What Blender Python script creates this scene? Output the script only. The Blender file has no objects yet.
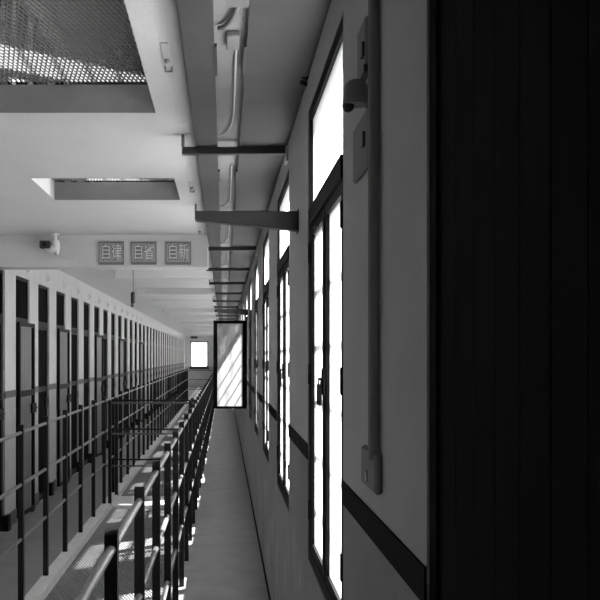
import bpy, bmesh, math, random
from mathutils import Vector, Matrix
random.seed(7)
S = bpy.context.scene
COL = S.collection
PI = math.pi

# ------------------------------------------------------------------ materials
def mat(name, col, rough=0.6, var=0.0, scale=6.0, bump=0.0, spec=0.5, metal=0.0, bscale=60.0):
    m = bpy.data.materials.new(name); m.use_nodes = True
    nt = m.node_tree; b = nt.nodes['Principled BSDF']
    b.inputs['Base Color'].default_value = (col, col, col, 1)
    b.inputs['Roughness'].default_value = rough
    b.inputs['Metallic'].default_value = metal
    b.inputs['Specular IOR Level'].default_value = spec
    tc = nt.nodes.new('ShaderNodeTexCoord')
    if var > 0:
        n = nt.nodes.new('ShaderNodeTexNoise'); n.inputs['Scale'].default_value = scale
        n.inputs['Detail'].default_value = 6; n.inputs['Roughness'].default_value = .62
        nt.links.new(tc.outputs['Object'], n.inputs['Vector'])
        r = nt.nodes.new('ShaderNodeMapRange')
        r.inputs['From Min'].default_value = .25; r.inputs['From Max'].default_value = .75
        r.inputs['To Min'].default_value = max(0, col*(1-var)); r.inputs['To Max'].default_value = min(1, col*(1+var))
        nt.links.new(n.outputs['Fac'], r.inputs['Value'])
        nt.links.new(r.outputs['Result'], b.inputs['Base Color'])
    if bump > 0:
        n2 = nt.nodes.new('ShaderNodeTexNoise'); n2.inputs['Scale'].default_value = bscale
        n2.inputs['Detail'].default_value = 4
        nt.links.new(tc.outputs['Object'], n2.inputs['Vector'])
        bp = nt.nodes.new('ShaderNodeBump'); bp.inputs['Strength'].default_value = bump
        bp.inputs['Distance'].default_value = .01
        nt.links.new(n2.outputs['Fac'], bp.inputs['Height'])
        nt.links.new(bp.outputs['Normal'], b.inputs['Normal'])
    return m

def wall_mat(name, upper, lower, zsplit, peel=0.0):
    """two-tone painted plaster: one paint above the dado line, another below, with worn patches near the floor"""
    m = mat(name, upper, .75, .05, 5, .25)
    nt = m.node_tree; b = nt.nodes['Principled BSDF']
    tc = nt.nodes.new('ShaderNodeTexCoord'); sx = nt.nodes.new('ShaderNodeSeparateXYZ')
    nt.links.new(tc.outputs['Object'], sx.inputs[0])
    lt = nt.nodes.new('ShaderNodeMath'); lt.operation = 'LESS_THAN'; lt.inputs[1].default_value = zsplit
    nt.links.new(sx.outputs['Z'], lt.inputs[0])
    n = nt.nodes.new('ShaderNodeTexNoise'); n.inputs['Scale'].default_value = 4.0; n.inputs['Detail'].default_value = 8
    nt.links.new(tc.outputs['Object'], n.inputs['Vector'])
    def ramp(c, v):
        r = nt.nodes.new('ShaderNodeMapRange'); r.inputs['From Min'].default_value = .3; r.inputs['From Max'].default_value = .7
        r.inputs['To Min'].default_value = c*(1-v); r.inputs['To Max'].default_value = c*(1+v)
        nt.links.new(n.outputs['Fac'], r.inputs['Value']); return r.outputs['Result']
    mx = nt.nodes.new('ShaderNodeMix'); mx.data_type = 'FLOAT'
    nt.links.new(lt.outputs[0], mx.inputs[0])
    nt.links.new(ramp(upper, .06), mx.inputs[2]); nt.links.new(ramp(lower, .10), mx.inputs[3])
    out = mx.outputs[0]
    if peel > 0:
        n3 = nt.nodes.new('ShaderNodeTexNoise'); n3.inputs['Scale'].default_value = 9; n3.inputs['Detail'].default_value = 9
        mp = nt.nodes.new('ShaderNodeMapping'); mp.inputs['Scale'].default_value = (1, 1, .35)
        nt.links.new(tc.outputs['Object'], mp.inputs[0]); nt.links.new(mp.outputs[0], n3.inputs['Vector'])
        ad = nt.nodes.new('ShaderNodeMath'); ad.operation = 'MULTIPLY_ADD'; ad.inputs[1].default_value = -.22; ad.inputs[2].default_value = .0
        nt.links.new(sx.outputs['Z'], ad.inputs[0])
        sm = nt.nodes.new('ShaderNodeMath'); sm.operation = 'ADD'
        nt.links.new(n3.outputs['Fac'], sm.inputs[0]); nt.links.new(ad.outputs[0], sm.inputs[1])
        st = nt.nodes.new('ShaderNodeMapRange'); st.inputs['From Min'].default_value = .43; st.inputs['From Max'].default_value = .50
        nt.links.new(sm.outputs[0], st.inputs['Value'])
        m2 = nt.nodes.new('ShaderNodeMix'); m2.data_type = 'FLOAT'
        nt.links.new(st.outputs['Result'], m2.inputs[0]); nt.links.new(out, m2.inputs[2]); m2.inputs[3].default_value = peel
        out = m2.outputs[0]
    nt.links.new(out, b.inputs['Base Color'])
    return m

def glass_mat(name, clear, white, gloss=.08, noise=0.0, milky=False):
    m = bpy.data.materials.new(name); m.use_nodes = True
    nt = m.node_tree; nt.nodes.clear()
    o = nt.nodes.new('ShaderNodeOutputMaterial')
    tr = nt.nodes.new('ShaderNodeBsdfTransparent'); tr.inputs[0].default_value = (clear, clear, clear, 1)
    tl = nt.nodes.new('ShaderNodeBsdfTranslucent'); tl.inputs[0].default_value = (.85, .85, .85, 1)
    gl = nt.nodes.new('ShaderNodeBsdfGlossy'); gl.inputs['Roughness'].default_value = .05
    if milky:
        df = nt.nodes.new('ShaderNodeBsdfDiffuse'); df.inputs[0].default_value = (.92, .92, .92, 1)
        m0 = nt.nodes.new('ShaderNodeMixShader'); m0.inputs[0].default_value = .5
        tl.inputs[0].default_value = (.42, .42, .42, 1); df.inputs[0].default_value = (.8, .8, .8, 1); nt.links.new(tl.outputs[0], m0.inputs[1]); nt.links.new(df.outputs[0], m0.inputs[2]); tl = m0
    m1 = nt.nodes.new('ShaderNodeMixShader'); m1.inputs[0].default_value = white
    nt.links.new(tr.outputs[0], m1.inputs[1]); nt.links.new(tl.outputs[0], m1.inputs[2])
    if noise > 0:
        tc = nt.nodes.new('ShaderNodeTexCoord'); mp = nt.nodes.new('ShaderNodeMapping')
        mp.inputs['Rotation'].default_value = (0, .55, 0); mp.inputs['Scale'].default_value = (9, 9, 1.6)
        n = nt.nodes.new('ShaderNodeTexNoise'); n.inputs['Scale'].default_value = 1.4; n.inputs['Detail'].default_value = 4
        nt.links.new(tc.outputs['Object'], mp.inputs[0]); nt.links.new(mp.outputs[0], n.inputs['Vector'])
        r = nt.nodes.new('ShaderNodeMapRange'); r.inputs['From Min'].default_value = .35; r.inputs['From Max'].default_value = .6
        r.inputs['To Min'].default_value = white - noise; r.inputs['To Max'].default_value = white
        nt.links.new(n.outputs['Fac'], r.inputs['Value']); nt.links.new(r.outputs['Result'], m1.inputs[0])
    m2 = nt.nodes.new('ShaderNodeMixShader'); m2.inputs[0].default_value = gloss
    nt.links.new(m1.outputs[0], m2.inputs[1]); nt.links.new(gl.outputs[0], m2.inputs[2])
    nt.links.new(m2.outputs[0], o.inputs['Surface'])
    return m

M = {}
M['ceiling'] = mat('ceiling paint', .66, .8, .04, 3, .25, .3)
M['end_sheet'] = mat('opening lining', .30, .7, .12, 8, .2)
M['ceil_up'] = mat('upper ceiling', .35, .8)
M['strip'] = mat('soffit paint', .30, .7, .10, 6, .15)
M['beam'] = M['ceiling']
M['wall_l'] = wall_mat('left wall paint', .60, .38, 1.26)
M['wall_r'] = wall_mat('right wall paint', .44, .25, 1.26, .36)
M['wall_e'] = wall_mat('end wall paint', .72, .50, 1.05)
M['stripe'] = mat('dado stripe paint', .006, .8, .1, 20, spec=.08)
M['stripe_l'] = mat('left dado stripe paint', .08, .6, .1, 20)
M['floor'] = mat('gallery concrete', .20, .6, .18, 5, .2)
M['catwalk'] = mat('catwalk concrete', .28, .42, .22, 4, .12, .5)
M['kerb'] = mat('pale kerb', .62, .6, .12, 12, .2)
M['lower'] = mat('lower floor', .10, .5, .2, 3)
M['iron'] = mat('black iron paint', .007, .5, .3, 30, .15, .3)
M['rail'] = mat('rail paint worn', .07, .30, .3, 18, .1, .7)
M['rail_sunlit'] = mat('rail paint worn sunlit copy', .16, .28, .3, 18, .1, .7)  # lighter copy of the rail paint, sun highlights put into its colour
M['gate'] = mat('cell gate iron', .007, .65, .3, 20, 0, .2)
M['gate_sheet'] = mat('gate sheet grey', .14, .5, .1, 8)
M['frame'] = mat('window frame paint', .004, .6, .2, 20, 0, .08)
M['panel'] = mat('dark soffit panel', .065, .55, .10, 5, .1)
M['steel'] = mat('bracket steel', .035, .5, .2, 12)
M['mesh'] = mat('expanded metal', .23, .55, .15, 10)
M['pipe'] = mat('pale conduit', .60, .35)
M['hose'] = mat('dark hose', .16, .5)
M['fix'] = mat('grey fixture', .24, .45)
M['fixdark'] = mat('dark fixture', .05, .4)
M['fixpale'] = mat('pale fixture', .56, .5)
M['wallpipe'] = mat('painted wall pipe', .26, .85, spec=.1)
M['sign'] = mat('sign board', .40, .55, .12, 10)
M['signdark'] = mat('sign dark', .20, .6)
M['signpale'] = mat('sign pale', .72, .6)
M['white'] = mat('white plastic', .85, .3)
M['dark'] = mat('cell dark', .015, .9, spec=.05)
M['bar'] = mat('outside bar', .55, .5)
M['added_shutter'] = mat('black shutter paint', .004, .8, .2, 14, 0, .05)
M['glass_clear'] = glass_mat('clear pane', .92, .22)
M['glass_frost'] = glass_mat('frosted pane', .92, .45)
M['glass_trans'] = glass_mat('milky pane', .92, .55)
M['glass_leaf'] = glass_mat('painted light streak pane', .9, .92, .05, .45, True)  # diagonal noise paints reflections and sun streaks into the glass

# ------------------------------------------------------------------ geometry helpers
def nb(): return bmesh.new()
def box(bm, x0, x1, y0, y1, z0, z1):
    vs = [bm.verts.new((x, y, z)) for x in (x0, x1) for y in (y0, y1) for z in (z0, z1)]
    a = vs
    for f in ((0,1,3,2),(4,6,7,5),(0,4,5,1),(2,3,7,6),(0,2,6,4),(1,5,7,3)):
        bm.faces.new([a[i] for i in f])
    return vs
def tube(bm, pts, r, n=8, cap=True):
    pts = [Vector(p) for p in pts]; rings = []
    for i, p in enumerate(pts):
        d = (pts[min(i+1, len(pts)-1)] - pts[max(i-1, 0)]).normalized()
        u = d.orthogonal().normalized() if abs(d.z) > .95 else d.cross(Vector((0,0,1))).normalized()
        v = d.cross(u).normalized()
        rr = r[i] if isinstance(r, (list, tuple)) else r
        rings.append([bm.verts.new(p + (u*math.cos(2*PI*k/n) + v*math.sin(2*PI*k/n))*rr) for k in range(n)])
    for a, b in zip(rings, rings[1:]):
        for k in range(n): bm.faces.new([a[k], a[(k+1) % n], b[(k+1) % n], b[k]])
    if cap: bm.faces.new(rings[0]); bm.faces.new(rings[-1])
def ball(bm, c, r, sx=1, sy=1, sz=1, u=16, v=10):
    bmesh.ops.create_uvsphere(bm, u_segments=u, v_segments=v, radius=r,
        matrix=Matrix.Translation(c) @ Matrix.Diagonal((sx, sy, sz, 1)))
def prism(bm, prof, axis, a, b):
    """profile of 2D points swept along axis from a to b"""
    def P(p, t):
        return {'x': (t, p[0], p[1]), 'y': (p[0], t, p[1]), 'z': (p[0], p[1], t)}[axis]
    A = [bm.verts.new(P(p, a)) for p in prof]; B = [bm.verts.new(P(p, b)) for p in prof]
    bm.faces.new(A); bm.faces.new(B)
    for i in range(len(prof)):
        j = (i+1) % len(prof); bm.faces.new([A[i], A[j], B[j], B[i]])
def obj(name, bm, m, parent=None, loc=(0,0,0), smooth=False, bevel=0.0, label=None):
    bmesh.ops.recalc_face_normals(bm, faces=bm.faces)
    if bevel > 0:
        bmesh.ops.bevel(bm, geom=bm.edges[:], offset=bevel, segments=1, affect='EDGES')
    me = bpy.data.meshes.new(name); bm.to_mesh(me); bm.free()
    me.materials.append(m)
    if smooth:
        for p in me.polygons: p.use_smooth = True
        me.set_sharp_from_angle(angle=math.radians(50))
    o = bpy.data.objects.new(name, me); COL.objects.link(o)
    o.location = loc
    if parent: o.parent = parent
    if label: o['label'] = label
    return o
def tag(o, label, cat, group=None, kind=None):
    o['label'] = label; o['category'] = cat
    if group: o['group'] = group
    if kind: o['kind'] = kind
    return o
def thing(name, label, cat, loc=(0,0,0), group=None, kind=None):
    o = bpy.data.objects.new(name, None); COL.objects.link(o); o.location = loc; o.empty_display_size = .1
    return tag(o, label, cat, group, kind)
def copy_tree(o, parent=None):
    c = o.copy(); COL.objects.link(c)
    if parent: c.parent = parent
    for ch in [x for x in bpy.data.objects if x.parent == o]: copy_tree(ch, c)
    return c
def struct(name, bm, m, label, cat):
    return tag(obj(name, bm, m), label, cat, kind='structure')
ORD = ['first','second','third','fourth','fifth','sixth','seventh','eighth','ninth','tenth','eleventh','twelfth','thirteenth',
       'fourteenth','fifteenth','sixteenth','seventeenth','eighteenth','nineteenth','twentieth']
def ordinal(i):
    if i < 20: return ORD[i]
    t = {2: 'twenty', 3: 'thirty', 4: 'forty'}[(i+1)//10]; u = (i+1) % 10
    return t + '-' + ORD[u-1] if u else {2: 'twentieth', 3: 'thirtieth', 4: 'fortieth'}[(i+1)//10]

# ------------------------------------------------------------------ main dimensions
XW = .302          # inner face of the window wall
XL = -2.01         # face of the cell wall
XK0, XK1 = -1.31, -1.21   # kerb of the gallery
XC = -.325          # edge of the catwalk
ZC = 2.65          # underside of the upper floor
ZU = 2.77          # top of the upper floor
YE = 46.0          # end wall
YB = -1.3          # wall behind
WP, W0, WL = 1.90, 2.28, .96        # window pitch, first, length
WZ0, WZ1, WT = .87, 2.48, 2.085     # sill, head, transom
NW = 22
DP, D0, DL = 1.05, 7.95, .62        # cell doors
ND = 36
DZ1 = 2.384

def wall_holes(bm, x0, x1, y0, y1, z0, z1, holes):
    """wall of boxes, leaving the holes (ya, yb, za, zb) sorted by y; holes with the same y form one bay"""
    bays = {}
    for h in holes: bays.setdefault((h[0], h[1]), []).append((h[2], h[3]))
    y = y0
    for (a, b) in sorted(bays):
        if a > y: box(bm, x0, x1, y, a, z0, z1)
        z = z0
        for (za, zb) in sorted(bays[(a, b)]):
            box(bm, x0, x1, a, b, z, za); z = zb
        box(bm, x0, x1, a, b, z, z1)
        y = b
    if y < y1: box(bm, x0, x1, y, y1, z0, z1)

# ------------------------------------------------------------------ the setting
hr = []
for k in range(-1, NW):
    a = W0 + k*WP
    hr.append((a, a+WL, WZ0, WZ1)); 
    hr.append((a, a+WL, WZ0-ZU, WZ1-ZU))
    if k in (1, 2, 3): hr.append((a, a+WL, WZ0+ZU, WZ1+ZU))
bm = nb(); wall_holes(bm, XW, XW+.09, YB, YE, -ZU, 2*ZU, hr)
struct('wall_right', bm, M['wall_r'], 'long plaster wall on the right with tall windows in a row', 'wall')

hl = []
for k in range(ND):
    c = D0 + k*DP
    hl.append((c-DL/2, c+DL/2, 0.0, DZ1))
    if k < 7: hl.append((c-DL/2, c+DL/2, ZU, ZU+DZ1))
bm = nb(); wall_holes(bm, XL-.12, XL, YB, YE, -ZU, 2*ZU, hl)
struct('wall_left', bm, M['wall_l'], 'pale plaster wall pierced by the row of barred cell gates', 'wall')
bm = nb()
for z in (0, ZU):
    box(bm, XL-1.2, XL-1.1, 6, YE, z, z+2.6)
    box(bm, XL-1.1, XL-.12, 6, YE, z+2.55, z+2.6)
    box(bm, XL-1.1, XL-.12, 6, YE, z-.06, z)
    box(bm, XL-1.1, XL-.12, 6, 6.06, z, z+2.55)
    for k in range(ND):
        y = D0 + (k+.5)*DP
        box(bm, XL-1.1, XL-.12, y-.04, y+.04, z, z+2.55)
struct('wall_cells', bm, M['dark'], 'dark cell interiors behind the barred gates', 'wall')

ew = (-1.72, -.80, 1.03, 2.36)
bm = nb()
box(bm, XL, ew[0], YE, YE+.1, -ZU, 2*ZU); box(bm, ew[1], XW, YE, YE+.1, -ZU, 2*ZU)
box(bm, ew[0], ew[1], YE, YE+.1, -ZU, ew[2]); box(bm, ew[0], ew[1], YE, YE+.1, ew[3], 2*ZU)
struct('wall_far', bm, M['wall_e'], 'end wall of the hall with one bright window', 'wall')
bm = nb(); box(bm, XL, XW, YB-.1, YB, -ZU, 2*ZU)
struct('wall_near', bm, M['wall_e'], 'wall closing the hall at the camera end', 'wall')

# floors
bm = nb(); box(bm, XL, XK0, YB, YE, -.12, 0)
struct('floor', bm, M['floor'], 'grey concrete gallery floor in front of the cell gates', 'floor')
bm = nb(); box(bm, XC, XW, YB, YE, -.12, 0)
struct('floor_catwalk', bm, M['catwalk'], 'narrow concrete walkway running along the windows', 'floor')
bm = nb(); box(bm, XK1, XC, 31.9, YE, -.12, 0)
struct('floor_landing', bm, M['floor'], 'concrete landing before the end wall', 'floor')
bm = nb(); box(bm, XK1, XC, 9.66, 10.28, -.10, 0)
struct('floor_bridge', bm, M['kerb'], 'short concrete bridge crossing the open well', 'floor')
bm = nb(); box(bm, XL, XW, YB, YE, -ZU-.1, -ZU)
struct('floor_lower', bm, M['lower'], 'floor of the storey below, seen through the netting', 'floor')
bm = nb(); box(bm, XK0, XK1, YB, YE, -.12, .02)
struct('trim_1', bm, M['kerb'], 'pale kerb under the left railing', 'kerb')
# ceiling: slab over the gallery, strip beside the walkway, slabs between the openings
O = [(.5, 3.89), (5.31, 6.06)]
OX0, OX1, CX = -1.14, -.295, -.14
bm = nb()
box(bm, XL, OX0, YB, YE, ZC, ZU); box(bm, OX1, CX, YB, YE, ZC, ZU)
y = YB
for a, b in O + [(YE, YE)]:
    if a > y: box(bm, OX0, OX1, y, a, ZC, ZU)
    y = b
struct('ceiling', bm, M['ceiling'], 'white concrete ceiling slab with netted openings', 'ceiling')
bm = nb(); box(bm, CX, XW, YB, YE, 2.625, ZU)
struct('ceiling_catwalk', bm, M['strip'], 'pale soffit over the walkway by the windows', 'ceiling')
bm = nb(); box(bm, XL, XW, YB, YE, 2*ZU, 2*ZU+.1)
struct('ceiling_upper', bm, M['ceil_up'], 'ceiling of the storey above, seen through the netting', 'ceiling')
# thin grey sheets on the near and far faces of the two openings
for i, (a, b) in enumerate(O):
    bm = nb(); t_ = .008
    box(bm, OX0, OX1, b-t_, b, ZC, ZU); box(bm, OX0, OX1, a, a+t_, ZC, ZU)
    struct('trim_%d' % (4+i), bm, M['end_sheet'], ('thin grey sheet on the end faces of the large ceiling opening', 'thin grey sheet on the end faces of the smaller ceiling opening')[i], 'trim')
# downstand beams
bm = nb(); box(bm, XL, CX, 7.80, 8.05, 2.372, ZC)
struct('beam_1', bm, M['beam'], 'deep white ceiling beam that carries the three signs', 'beam')
for i, (yy, d) in enumerate(((11.0, .10), (13.9, .10), (16.8, .10), (19.7, .10), (23.0, .10), (27.0, .10), (31.0, .12), (36.0, .12))):
    bm = nb(); box(bm, OX0-.2, CX, yy, yy+.22, ZC-d, ZC)
    struct('beam_%d' % (i+2), bm, M['beam'], 'shallow white ceiling beam, %s beyond the three signs' % ordinal(i), 'beam')

# dado stripes and baseboards
bm = nb()
y = YB
for k in range(-1, NW+1):
    a = W0 + k*WP if k < NW else YE
    if a > y: box(bm, XW-.004, XW, y, min(a, YE), 1.228, 1.285)
    y = a + WL
struct('trim_2', bm, M['stripe'], 'black painted dado stripe along the window wall', 'trim')
bm = nb(); bb = nb(); y = YB
for k in range(ND+1):
    a = D0 + k*DP - DL/2 if k < ND else YE
    box(bm, XL, XL+.004, y, a, 1.21, 1.275); box(bb, XL, XL+.01, y, a, 0, .13)
    y = a + DL
struct('trim_3', bm, M['stripe_l'], 'dark dado stripe between the cell gates', 'trim')
struct('baseboard_left', bb, M['stripe_l'], 'dark painted skirting between the cell gates', 'baseboard')
bm = nb(); box(bm, XW-.008, XW, YB, YE, 0, .03)
struct('baseboard_right', bm, M['stripe'], 'dark line where the window wall meets the walkway', 'baseboard')

# ------------------------------------------------------------------ expanded-metal netting
def netting(bm, x0, x1, y0, y1, z, px, py, w):
    n = int(round((x1-x0)/px*2)); rows = int((y1-y0)/py)
    for j in range(rows):
        yc = y0 + (j+.5)*py; prev = None
        for i in range(n+1):
            x = x0 + (x1-x0)*i/n
            yy = yc + (py*.46 if (i + j) % 2 else -py*.46)
            cur = [bm.verts.new((x, yy-w, z)), bm.verts.new((x, yy+w, z)), bm.verts.new((x, yy, z+w*1.4))]
            if prev:
                for q in range(3): bm.faces.new([prev[q], prev[(q+1) % 3], cur[(q+1) % 3], cur[q]])
            prev = cur
bm = nb(); netting(bm, OX0, OX1, 1.2, O[0][1], ZU+.001, .019, .036, .0070)
tag(obj('safety_netting', bm, M['mesh']), 'metal safety netting across the large ceiling opening', 'netting')
bm = nb(); netting(bm, OX0, OX1, O[1][0], O[1][1], ZU+.001, .019, .036, .0070)
tag(obj('safety_netting', bm, M['mesh']), 'metal safety netting over the smaller ceiling opening beyond', 'netting')
bm = nb(); netting(bm, XK1, XC-.003, 1.4, 9.66, -.05, .024, .032, .0075)
tag(obj('safety_netting', bm, M['mesh']), 'metal netting stretched over the floor well before the bridge', 'netting')
bm = nb(); netting(bm, XK1, XC-.003, 10.28, 31.9, -.05, .026, .045, .0105)
tag(obj('safety_netting', bm, M['mesh']), 'metal netting stretched over the floor well beyond the bridge', 'netting')

# ------------------------------------------------------------------ windows
def ring(bm, x0, x1, y0, y1, z0, z1, w):
    box(bm, x0, x1, y0, y0+w, z0, z1); box(bm, x0, x1, y1-w, y1, z0, z1)
    box(bm, x0, x1, y0+w, y1-w, z0, z0+w); box(bm, x0, x1, y0+w, y1-w, z1-w, z1)

FX0, FX1 = .004, .032      # frame depth behind the wall face
LW = (WL - .09)/2
def make_leaf(parent, frost, g=None):
    """a casement leaf hinged at its local origin, running along +y"""
    bm = nb(); box(bm, -.012, .012, 0, .052, WZ0+.04, WT-.02); box(bm, -.012, .012, LW-.052, LW, WZ0+.04, WT-.02)
    box(bm, -.012, .012, .052, LW-.052, WZ0+.04, WZ0+.072); box(bm, -.012, .012, .052, LW-.052, WT-.06, WT-.02)
    l = obj('casement_leaf', bm, M['frame'], parent)
    bm = nb(); box(bm, -.003, .003, .045, LW-.045, WZ0+.066, WT-.054)
    obj('pane', bm, M[g or ('glass_frost' if frost else 'glass_clear')], l)
    bm = nb()
    box(bm, -.018, -.012, LW-.03, LW-.008, 1.48, 1.56)
    tube(bm, [(-.016, LW-.02, 1.53), (-.026, LW-.02, 1.53), (-.028, LW-.022, 1.51), (-.028, LW-.024, 1.45)], .005, 6)
    obj('handle', bm, M['iron'], l)
    bm = nb()
    for z in (1.02, 1.50, 1.93): tube(bm, [(-.014, .004, z), (-.014, .004, z+.07)], .008, 6)
    obj('hinge', bm, M['iron'], l)
    return l
def make_window(root):
    bm = nb()
    ring(bm, FX0, FX1, 0, WL, WZ0, WZ1, .04)
    box(bm, FX0-.006, FX1, .04, WL-.04, WT-.025, WT+.035)
    box(bm, FX0, FX1, WL/2-.012, WL/2+.012, WZ0+.04, WT-.025)
    obj('window_frame', bm, M['frame'], root)
    bm = nb(); box(bm, .015, .021, .03, WL-.03, WT+.03, WZ1-.03)
    obj('transom_pane', bm, M['glass_trans'], root)
    near = make_leaf(root, True); near.location = (.018, .035, 0)
    far = make_leaf(root, False); far.location = (.018, WL-.035, 0); far.scale = (1, -1, 1)
    for i in range(6):
        bm = nb(); z = 1.0 + i*.19
        tube(bm, [(.10, .01, z), (.10, WL-.01, z)], .008, 6)
        obj('security_bar', bm, M['bar'], root)
    bm = nb(); box(bm, .09, .15, -.04, WL+.04, WZ0-.05, WZ0)
    obj('outer_sill', bm, M['kerb'], root)
    return near, far

proto = None
for k in range(NW):
    nm = 'window_%d' % (k+1)
    lab = 'tall black-framed casement window, %s along the window wall' % ordinal(k)
    if k == 5: lab = 'tall casement window with one leaf swung open across the walkway'
    if proto is None:
        root = thing(nm, lab, 'window', (XW, W0, 0), 'casement windows', 'structure'); make_window(root); proto = root
    elif k == 5:
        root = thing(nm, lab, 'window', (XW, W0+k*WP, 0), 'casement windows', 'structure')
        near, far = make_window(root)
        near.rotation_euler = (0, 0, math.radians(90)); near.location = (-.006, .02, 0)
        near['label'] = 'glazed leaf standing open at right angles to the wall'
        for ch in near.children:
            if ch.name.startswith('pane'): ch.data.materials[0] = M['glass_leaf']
    else:
        root = copy_tree(proto); root.name = nm; root['label'] = lab; root.location = (XW, W0+k*WP, 0)

for k in (1, 2, 3):
    root = copy_tree(proto); root.name = 'window_%d' % (24+k)
    root['label'] = 'casement window of the storey above, %s from the camera' % ordinal(k-1); root.location = (XW, W0+k*WP, ZU)
    root['group'] = 'windows of the storey above'

# the next bay towards the camera: same opening, black boarded shutters made up to keep it dark
root = thing('window_23', 'window bay nearest the camera, closed with added black boarded shutters that keep it dark', 'window', (XW, W0-WP, 0), None, 'structure')
bm = nb(); ring(bm, FX0, FX1, 0, WL, WZ0, WZ1, .04); obj('window_frame', bm, M['added_shutter'], root)
for i in range(2):
    bm = nb(); y0 = .042 + i*(WL/2-.04)
    nbd = 5; w = (WL/2-.044)/nbd
    for q in range(nbd):
        box(bm, .010, .022, y0+q*w+.001, y0+(q+1)*w-.001, WZ0+.042, WZ1-.042)
    box(bm, .019, .028, y0, y0+nbd*w, WZ0+.042, WZ1-.042)
    for z in (1.1, 2.2): box(bm, .006, .011, y0+.02, y0+nbd*w-.02, z, z+.08)
    obj('added_shutter', bm, M['added_shutter'], root)

# end window
root = thing('window_24', 'bright window in the end wall of the hall', 'window', (0, YE, 0), None, 'structure')
bm = nb(); a0, a1, b0, b1 = ew
for (p, q, r, s) in ((a0, a0+.05, b0, b1), (a1-.05, a1, b0, b1), (a0+.05, a1-.05, b0, b0+.05), (a0+.05, a1-.05, b1-.05, b1)):
    box(bm, p, q, .0, .05, r, s)
box(bm, a0-.05, a1+.05, -.06, 0, b0-.10, b0)
box(bm, (a0+a1)/2+.12, (a0+a1)/2+.135, 0, .04, b0+.05, b1-.05)
obj('window_frame', bm, M['fixdark'], root)
bm = nb(); box(bm, a0+.04, a1-.04, .02, .03, b0+.04, b1-.04); obj('pane', bm, M['glass_frost'], root)
bm = nb(); box(bm, -1.70, -1.35, YE-.08, YE+.004, 2.50, 2.60)
tag(obj('notice_plate', bm, M['fixdark']), 'small dark plate above the end window', 'plate')

# ------------------------------------------------------------------ cell gates
def make_gate(root, ajar):
    h0, h1 = -DL/2, DL/2
    bm = nb(); ring(bm, -.06, -.02, h0, h1, 0, DZ1, .028); box(bm, -.06, -.015, h0+.028, h1-.028, 1.93, 1.98)
    obj('gate_frame', bm, M['gate'], root)
    bm = nb()
    for i in range(7):
        y = h0 + DL*(i+1)/8; tube(bm, [(-.04, y, 1.97), (-.04, y, DZ1-.02)], .011, 6)
    obj('transom_grille', bm, M['gate'], root)
    w = DL - .06
    bm = nb(); ring(bm, -.015, .015, 0, w, .03, 1.93, .04)
    box(bm, -.012, .012, .04, w-.04, 1.20, 1.26)
    for i in range(6):
        y = .04 + (w-.08)*(i+1)/7; tube(bm, [(0, y, .06), (0, y, 1.90)], .010, 6)
    leaf = obj('gate_leaf', bm, M['gate'], root)
    if ajar:
        bm = nb(); box(bm, .002, .008, .035, w-.12, .06, 1.90)
        obj('sheet', bm, M['gate_sheet'], leaf)
    bm = nb(); box(bm, .012, .032, w-.16, w+.0, 1.02, 1.12); tube(bm, [(.03, w-.14, 1.07), (.03, w+.02, 1.07)], .009, 6)
    obj('bolt', bm, M['gate'], leaf)
    if ajar: leaf.location = (.018, -DL/2+.03, 0); leaf.rotation_euler = (0, 0, -math.radians(3))
    else: leaf.location = (-.035, -DL/2+.03, 0)
    bm = nb(); box(bm, -.10, .045, h1-.06, h1+.05, 0, .14)
    obj('stop_block', bm, M['gate'], root)
P = {}
for lev, n in ((0, ND), (1, 7)):
    for k in range(n):
        ajar = lev == 0 and k in (1, 3, 6, 9, 13)
        loc = (XL, D0+k*DP, ZU*lev)
        if lev == 0:
            lab = ('barred cell gate with a grey sheet, standing ajar, %s of the row' if ajar else 'closed black barred cell gate, %s of the row from the near end') % ordinal(k)
            grp = 'cell gates along the gallery'
        else: lab, grp = 'dark cell gate of the storey above, glimpsed through the ceiling netting', 'cell gates of the storey above'
        if ajar not in P:
            r = thing('cell_gate', lab, 'gate', loc, grp); make_gate(r, ajar); P[ajar] = r
        else:
            r = copy_tree(P[ajar]); r.location = loc; r['label'] = lab; r['group'] = grp
# fittings above the gates
t = None
for k in range(0, 14):
    loc = (XL, D0+k*DP+.18, 2.44)
    lab = 'small grey bracket fitting above the %s cell gate of the row' % ordinal(k)
    if t is None:
        t = thing('bracket_fitting', lab, 'fitting', loc, 'fittings above the cell gates')
        bm = nb(); box(bm, -.004, .006, -.025, .025, 0, .10); obj('back_plate', bm, M['fixpale'], t)
        bm = nb(); tube(bm, [(.004, 0, .02), (.022, 0, .02), (.024, 0, .07)], .007, 6); obj('hook', bm, M['fixpale'], t)
    else:
        c = copy_tree(t); c.location = loc; c['label'] = lab

# ------------------------------------------------------------------ railings
HT, HM, HL = 1.125, .765, .42
def post(bm, w, z0, z1):
    h = w/2; prof = [(-h, z0), (h, z0), (h, z1-h)] + [(h*math.cos(a), z1-h+h*math.sin(a)) for a in [PI*q/8 for q in range(1, 8)]] + [(-h, z1-h)]
    prism(bm, prof, 'x', -.017, .017)
def railing(name, label, x, ys, y0, y1, z, w, zfoot, rr=.017, rm='rail', grp=None):
    r = thing(name, label, 'railing', (x, 0, z), grp)
    for h in (HT-.03, HM, HL):
        bm = nb(); tube(bm, [(0, y0, h), (0, y1, h)], rr, 8)
        obj('rail', bm, M[rm], r, smooth=True)
    p = None
    for y in ys:
        if p is None:
            bm = nb(); post(bm, w, zfoot, HT+.02); p = obj('post', bm, M['iron'], r); p.location = (0, y, 0)
        else:
            c = p.copy(); COL.objects.link(c); c.parent = r; c.location = (0, y, 0)
    return r
ly = [5.70 - .79 + .79*i for i in range(35)]
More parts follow.
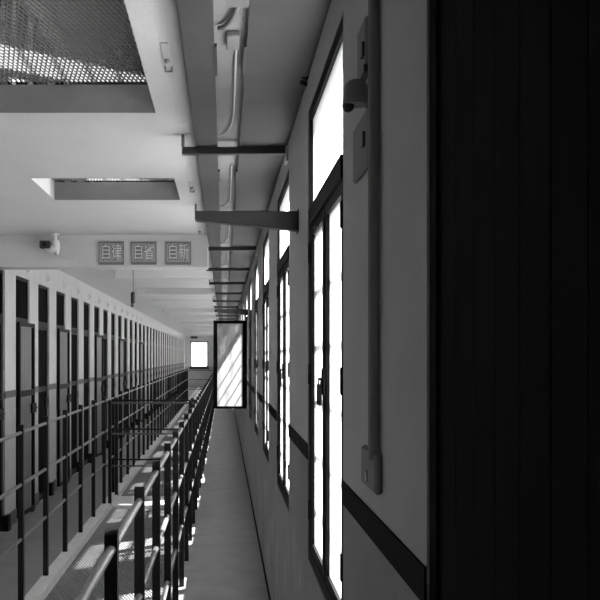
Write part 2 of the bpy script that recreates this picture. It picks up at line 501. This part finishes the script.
railing('gallery_railing', 'black post and rail balustrade along the gallery kerb', -1.285, [y for y in ly if y < 31.9], 3.8, 31.9, .02, .036, 0, .012)
ry = [1.58 + .78*i for i in range(55)]
railing('walkway_railing', 'black post and rail balustrade along the walkway edge', -.2945, ry, 1.2, 44, 0, .038, 0, .013, 'rail_sunlit')
railing('upper_railing', 'balustrade of the storey above, seen through the ceiling netting', -1.285, [3.0+.79*i for i in range(14)], 2.6, 14, ZU, .05, 0, .014)
for i, (yy, lab) in enumerate(((9.66, 'near cross railing spanning the well on the bridge edge'), (10.26, 'far cross railing spanning the well on the bridge edge'), (31.9, 'cross railing closing the well before the landing'))):
    r = thing('cross_railing', lab, 'railing', (0, yy, 0), 'cross railings over the well')
    for h in (HT-.03, HM, HL):
        bm = nb(); tube(bm, [(-1.265, 0, h), (-.312, 0, h)], .010, 8); obj('rail', bm, M['rail'] if i == 0 else M['iron'], r, smooth=True)
    if i < 2:
        for x in (-1.225, -.36):
            bm = nb(); post(bm, .036, 0, HT); o = obj('post', bm, M['iron'], r, loc=(x, 0, 0))

# ------------------------------------------------------------------ fittings under the upper walkway
def soffit_panel(x0, x1, name, lab):
    r = thing(name, lab, 'panel', (0, 0, 0), 'dark panels over the walkway')
    bm = nb(); box(bm, x0, x1, YB+.02, 44, 2.596, 2.604)
    obj('panel_sheet', bm, M['panel'], r)
    for i in range(20):
        y = 3.02 + i*1.95
        bm = nb(); xe = x1 if x0 < 0 else x0; s = 1 if x0 < 0 else -1
        box(bm, min(xe, xe+s*.008), max(xe, xe+s*.008), y-.13, y+.17, 2.5925, 2.6045)
        obj('clip', bm, M['fixdark'], r)
    return r
soffit_panel(-.132, -.031, 'soffit_panel', 'narrow dark panel beside the ceiling edge above the walkway')
soffit_panel(.073, .3005, 'soffit_panel', 'wide dark panel above the walkway next to the window wall')

t = None
for i in range(14):
    y = 4.28 + i*1.95
    lab = 'dark steel tie bar under the walkway soffit, %s from the near end' % ordinal(i)
    if t is None:
        t = thing('tie_bar', lab, 'bar', (0, y, 2.577), 'tie bars across the walkway soffit')
        bm = nb(); box(bm, -.195, XW, -.02, .02, -.020, .014); obj('bar', bm, M['steel'], t, bevel=.003)
        bm = nb(); box(bm, -.200, -.190, -.016, .016, -.022, .073); tube(bm, [(-.1955, 0, .02), (-.1955, 0, .073)], .008, 8)
        obj('hanger', bm, M['fix'], t)
        bm = nb(); box(bm, XW-.012, XW, -.05, .05, -.06, .014); obj('wall_plate', bm, M['fixpale'], t)
    else:
        c = copy_tree(t); c.location = (0, y, 2.577); c['label'] = lab
for y, lab in ((3.67, 'large tapered steel bracket projecting from the pier between the first two windows'), (11.3, 'tapered steel bracket far down the walkway just above the open leaf')):
    r = thing('tapered_bracket', lab, 'bracket', (0, y, 2.187), 'tapered brackets on the window wall')
    bm = nb(); prism(bm, [(-.118, 0), (XW, 0), (XW, -.078), (-.118, -.036)], 'y', -.03, .03); obj('arm', bm, M['steel'], r, bevel=.003)
    bm = nb(); box(bm, XW-.004, XW+.004, -.04, .04, -.085, .006); obj('wall_plate', bm, M['steel'], r)

def arc(cx, cy, r, a0, a1, z, n=8):
    return [(cx + r*math.cos(a0+(a1-a0)*i/n), cy + r*math.sin(a0+(a1-a0)*i/n), z) for i in range(n+1)]
for i in range(7):
    y = 4.20 + i*1.95
    bm = nb()
    tube(bm, [(.040, y-1.35, 2.617), (.040, y-.45, 2.617)] + [(-.022+.062*math.cos(q), y-.45+.40*math.sin(q), 2.617) for q in [PI/2*s/8 for s in range(1, 9)]], .0042, 8)
    tag(obj('conduit', bm, M['pipe'], smooth=True), 'pale thin conduit bending aside beneath the soffit, %s bay along the walkway' % ordinal(i), 'conduit', 'conduits over the walkway')
r = thing('cable_hose', 'dark thick hose curving from a box on the soffit', 'hose', (0, 0, 0))
bm = nb(); tube(bm, [(.045, 2.45, 2.60)] + [(-.018+.063*math.cos(q), 2.45+.33*math.sin(q), 2.612) for q in [PI/2*s/10 for s in range(0, 11)]], .0075, 8); obj('hose', bm, M['hose'], r, smooth=True)
bm = nb(); box(bm, .005, .07, 2.40, 2.53, 2.58, 2.624); obj('junction_box', bm, M['fix'], r)
bm = nb(); box(bm, .008, .05, 2.83, 2.96, 2.605, 2.624); tube(bm, [(.04, 2.9, 2.615), (.04, 2.84, 2.617)], .006, 6)
tag(obj('conduit_box', bm, M['fix'], bevel=.003), 'small grey box on the soffit where the near conduit starts', 'box')
# ceiling hangers on the slab edge
t = None
for i, y in enumerate((3.15, 5.55, 7.5, 9.6)):
    lab = 'small rusty hanger on the ceiling edge, %s along the walkway' % ordinal(i)
    if t is None:
        t = thing('ceiling_hanger', lab, 'hanger', (-.20, y, ZC), 'hangers on the ceiling edge')
        bm = nb(); box(bm, -.014, .014, -.14, .16, -.006, 0); obj('strap', bm, M['fixpale'], t, bevel=.002)
        bm = nb(); tube(bm, [(-.012, .10, -.004), (-.012, .12, -.016), (.012, .12, -.016), (.012, .10, -.004)], .004, 6)
        ball(bm, (0, .02, -.010), .010); obj('hook', bm, M['fix'], t)
    else:
        c = copy_tree(t); c.location = (-.20, y, ZC); c['label'] = lab

# ------------------------------------------------------------------ the three signs
def text(name, s, size, m, parent, loc, sx, ex=.002, off=0.0):
    c = bpy.data.curves.new(name, 'FONT'); c.body = s; c.size = size; c.extrude = ex; c.offset = off
    c.align_x = 'CENTER'; c.align_y = 'CENTER'; c.materials.append(m)
    tmp = bpy.data.objects.new(name, c)
    me = bpy.data.meshes.new_from_object(tmp); me.name = name
    bpy.data.objects.remove(tmp); bpy.data.curves.remove(c)
    o = bpy.data.objects.new(name, me); COL.objects.link(o); o.parent = parent
    o.location = loc; o.rotation_euler = (PI/2, 0, 0); o.scale = (sx, 1, 1)
    return o
for s, xa, xb, d in (('自律', 98.5, 124, 'left sign of the three on the beam, with two pale characters'),
                     ('自省', 131, 156.5, 'middle sign of the three on the beam, with two pale characters'),
                     ('自新', 165.5, 191, 'right sign of the three on the beam, with two pale characters')):
    x0, x1 = (xa-224)*7.78/900, (xb-224)*7.78/900; cx = (x0+x1)/2; hw = (x1-x0)/2
    r = thing('wall_sign', d, 'sign', (cx, 7.80, 2.489), 'signs on the ceiling beam')
    bm = nb(); box(bm, -hw, hw, -.014, 0, -.10, .10); obj('board', bm, M['sign'], r)
    bm = nb(); 
    box(bm, -hw, hw, -.022, -.014, -.10, -.078); box(bm, -hw, hw, -.022, -.014, .086, .10)
    box(bm, -hw, -hw+.008, -.022, -.014, -.078, .086); box(bm, hw-.008, hw, -.022, -.014, -.078, .086)
    obj('border', bm, M['signdark'], r)
    text('lettering_outline', s, .150, M['signdark'], r, (.0, -.0155, .004), .62, .001, .010)  # wider dark layer behind the characters forms their outline
    text('lettering', s, .150, M['signpale'], r, (0, -.0185, .004), .62, .0015, .0)

# ------------------------------------------------------------------ fixtures
r = thing('security_camera', 'dark-fronted security camera hanging under the ceiling left of the signs', 'camera', (-1.475, 7.70, 2.545))
bm = nb(); tube(bm, [(0.03, 0, .105), (0.03, 0, .09)], .04, 20); tube(bm, [(0.03, 0, .092), (0.03, 0, .03)], .016, 12); obj('ceiling_plate', bm, M['white'], r)
bm = nb(); tube(bm, [(.03, 0, .04), (.035, 0, -.02), (.05, 0, -.08)], [.035, .04, .012], 12); obj('arm', bm, M['white'], r, smooth=True)
bm = nb(); box(bm, -.085, .005, -.10, .05, -.035, .032); obj('housing', bm, M['fixdark'], r, bevel=.008)
bm = nb(); tube(bm, [(-.04, -.11, -.002), (-.04, -.095, -.002)], .022, 16); obj('lens', bm, M['iron'], r)
bm = nb(); ball(bm, (-.01, -.02, -.035), .06, 1, 1, .6); obj('cover', bm, M['fixpale'], r, smooth=True)
r = thing('hanging_lamp', 'slim dark lamp hanging by a rod from the ceiling beyond the signs', 'lamp', (-1.06, 10.5, ZC))
bm = nb(); tube(bm, [(0, 0, 0), (0, 0, -.31)], .006, 6); obj('rod', bm, M['fix'], r)
bm = nb(); tube(bm, [(0, 0, -.30), (0, 0, -.315), (0, 0, -.43), (0, 0, -.445)], [.014, .028, .028, .022], 14); obj('body', bm, M['fixdark'], r)
bm = nb(); ball(bm, (0, 0, -.455), .030); obj('lens', bm, M['fix'], r, smooth=True)

r = thing('wall_pipe', 'vertical painted pipe on the near wall ending in a small box', 'pipe', (XW, 1.74, 0))
bm = nb(); tube(bm, [(-.0125, 0, 1.40), (-.0125, 0, 2.59)], .011, 12); obj('pipe', bm, M['wallpipe'], r, smooth=True)
bm = nb(); box(bm, -.016, 0, -.03, .14, 1.335, 1.415); obj('switch_box', bm, M['wallpipe'], r, bevel=.005)
bm = nb(); tube(bm, [(-.019, .06, 1.36), (-.014, .06, 1.36)], .012, 12); obj('switch', bm, M['fixpale'], r)
r = thing('flood_lamp', 'round floodlight on a short arm beside the nearest window', 'lamp', (XW, 1.86, 2.13))
bm = nb(); tube(bm, [(0, 0, .02), (-.012, -.01, .0), (-.026, -.02, -.003)], .008, 8); box(bm, -.006, 0, -.03, .03, -.01, .035); obj('arm', bm, M['fixdark'], r, smooth=True)
bm = nb(); tube(bm, [(-.024, -.02, .024), (-.033, -.025, .012), (-.036, -.03, -.010), (-.036, -.03, -.02)], [.012, .024, .026, .025], 16); ball(bm, (-.033, -.025, .008), .027); obj('lamp_head', bm, M['fix'], r, smooth=True)
bm = nb(); ball(bm, (-.050, -.032, -.022), .013); obj('sensor', bm, M['fixdark'], r, smooth=True)
r = thing('wall_plate', 'long pale plate on the wall below the floodlight', 'plate', (XW, 1.90, 2.055))
bm = nb(); box(bm, -.010, 0, -.07, .14, -.065, .055); obj('plate', bm, M['wallpipe'], r, bevel=.004)
bm = nb(); box(bm, -.016, -.010, -.04, -.02, -.02, .01); obj('knob', bm, M['fixdark'], r)
r = thing('switch_plate', 'narrow dark box high on the wall above the floodlight', 'box', (XW, 1.90, 2.26))
bm = nb(); box(bm, -.012, 0, -.05, .06, -.06, .04); obj('cover', bm, M['wallpipe'], r, bevel=.003)
bm = nb(); box(bm, -.018, -.012, -.045, -.02, -.04, -.012); box(bm, -.015, 0, -.05, .06, -.075, -.06); obj('catch', bm, M['fixdark'], r)
bm = nb(); tube(bm, [(XW, 3.28, 2.59), (XW-.02, 3.26, 2.59), (XW-.024, 3.24, 2.625), (XW-.012, 3.22, 2.60)], .009, 8)
ball(bm, (XW-.012, 3.22, 2.60), .014)
tag(obj('wall_hook', bm, M['iron'], smooth=True), 'black hook on the wall above the far jamb of the nearest window', 'hook')

# ------------------------------------------------------------------ light
w = bpy.data.worlds.new('World'); S.world = w; w.use_nodes = True
bg = w.node_tree.nodes['Background']; bg.inputs[0].default_value = (1, 1, 1, 1); bg.inputs[1].default_value = 3.6
sun = bpy.data.lights.new('sun', 'SUN'); sun.energy = 150.0; sun.angle = math.radians(.6)
so = bpy.data.objects.new('sun', sun); COL.objects.link(so)
d = Vector((-1, -.75, -1.63)).normalized()
so.rotation_euler = d.to_track_quat('-Z', 'Y').to_euler()

# ------------------------------------------------------------------ camera
cam = bpy.data.cameras.new('camera'); cam.lens = 54; cam.sensor_width = 36; cam.sensor_fit = 'HORIZONTAL'
cam.shift_x = (300-224)/600; cam.shift_y = 56/600; cam.clip_start = .02
co = bpy.data.objects.new('camera', cam); COL.objects.link(co)
co.location = (0, 0, 1.6); co.rotation_euler = (PI/2, 0, 0)
S.camera = co

S.view_settings.view_transform = 'Standard'; S.view_settings.look = 'None'
S.view_settings.gamma = 1; S.view_settings.exposure = -.9; S.view_settings.use_curve_mapping = False
S.cycles.use_denoising = True
S.cycles.max_bounces = 16; S.cycles.diffuse_bounces = 8; S.cycles.transparent_max_bounces = 24
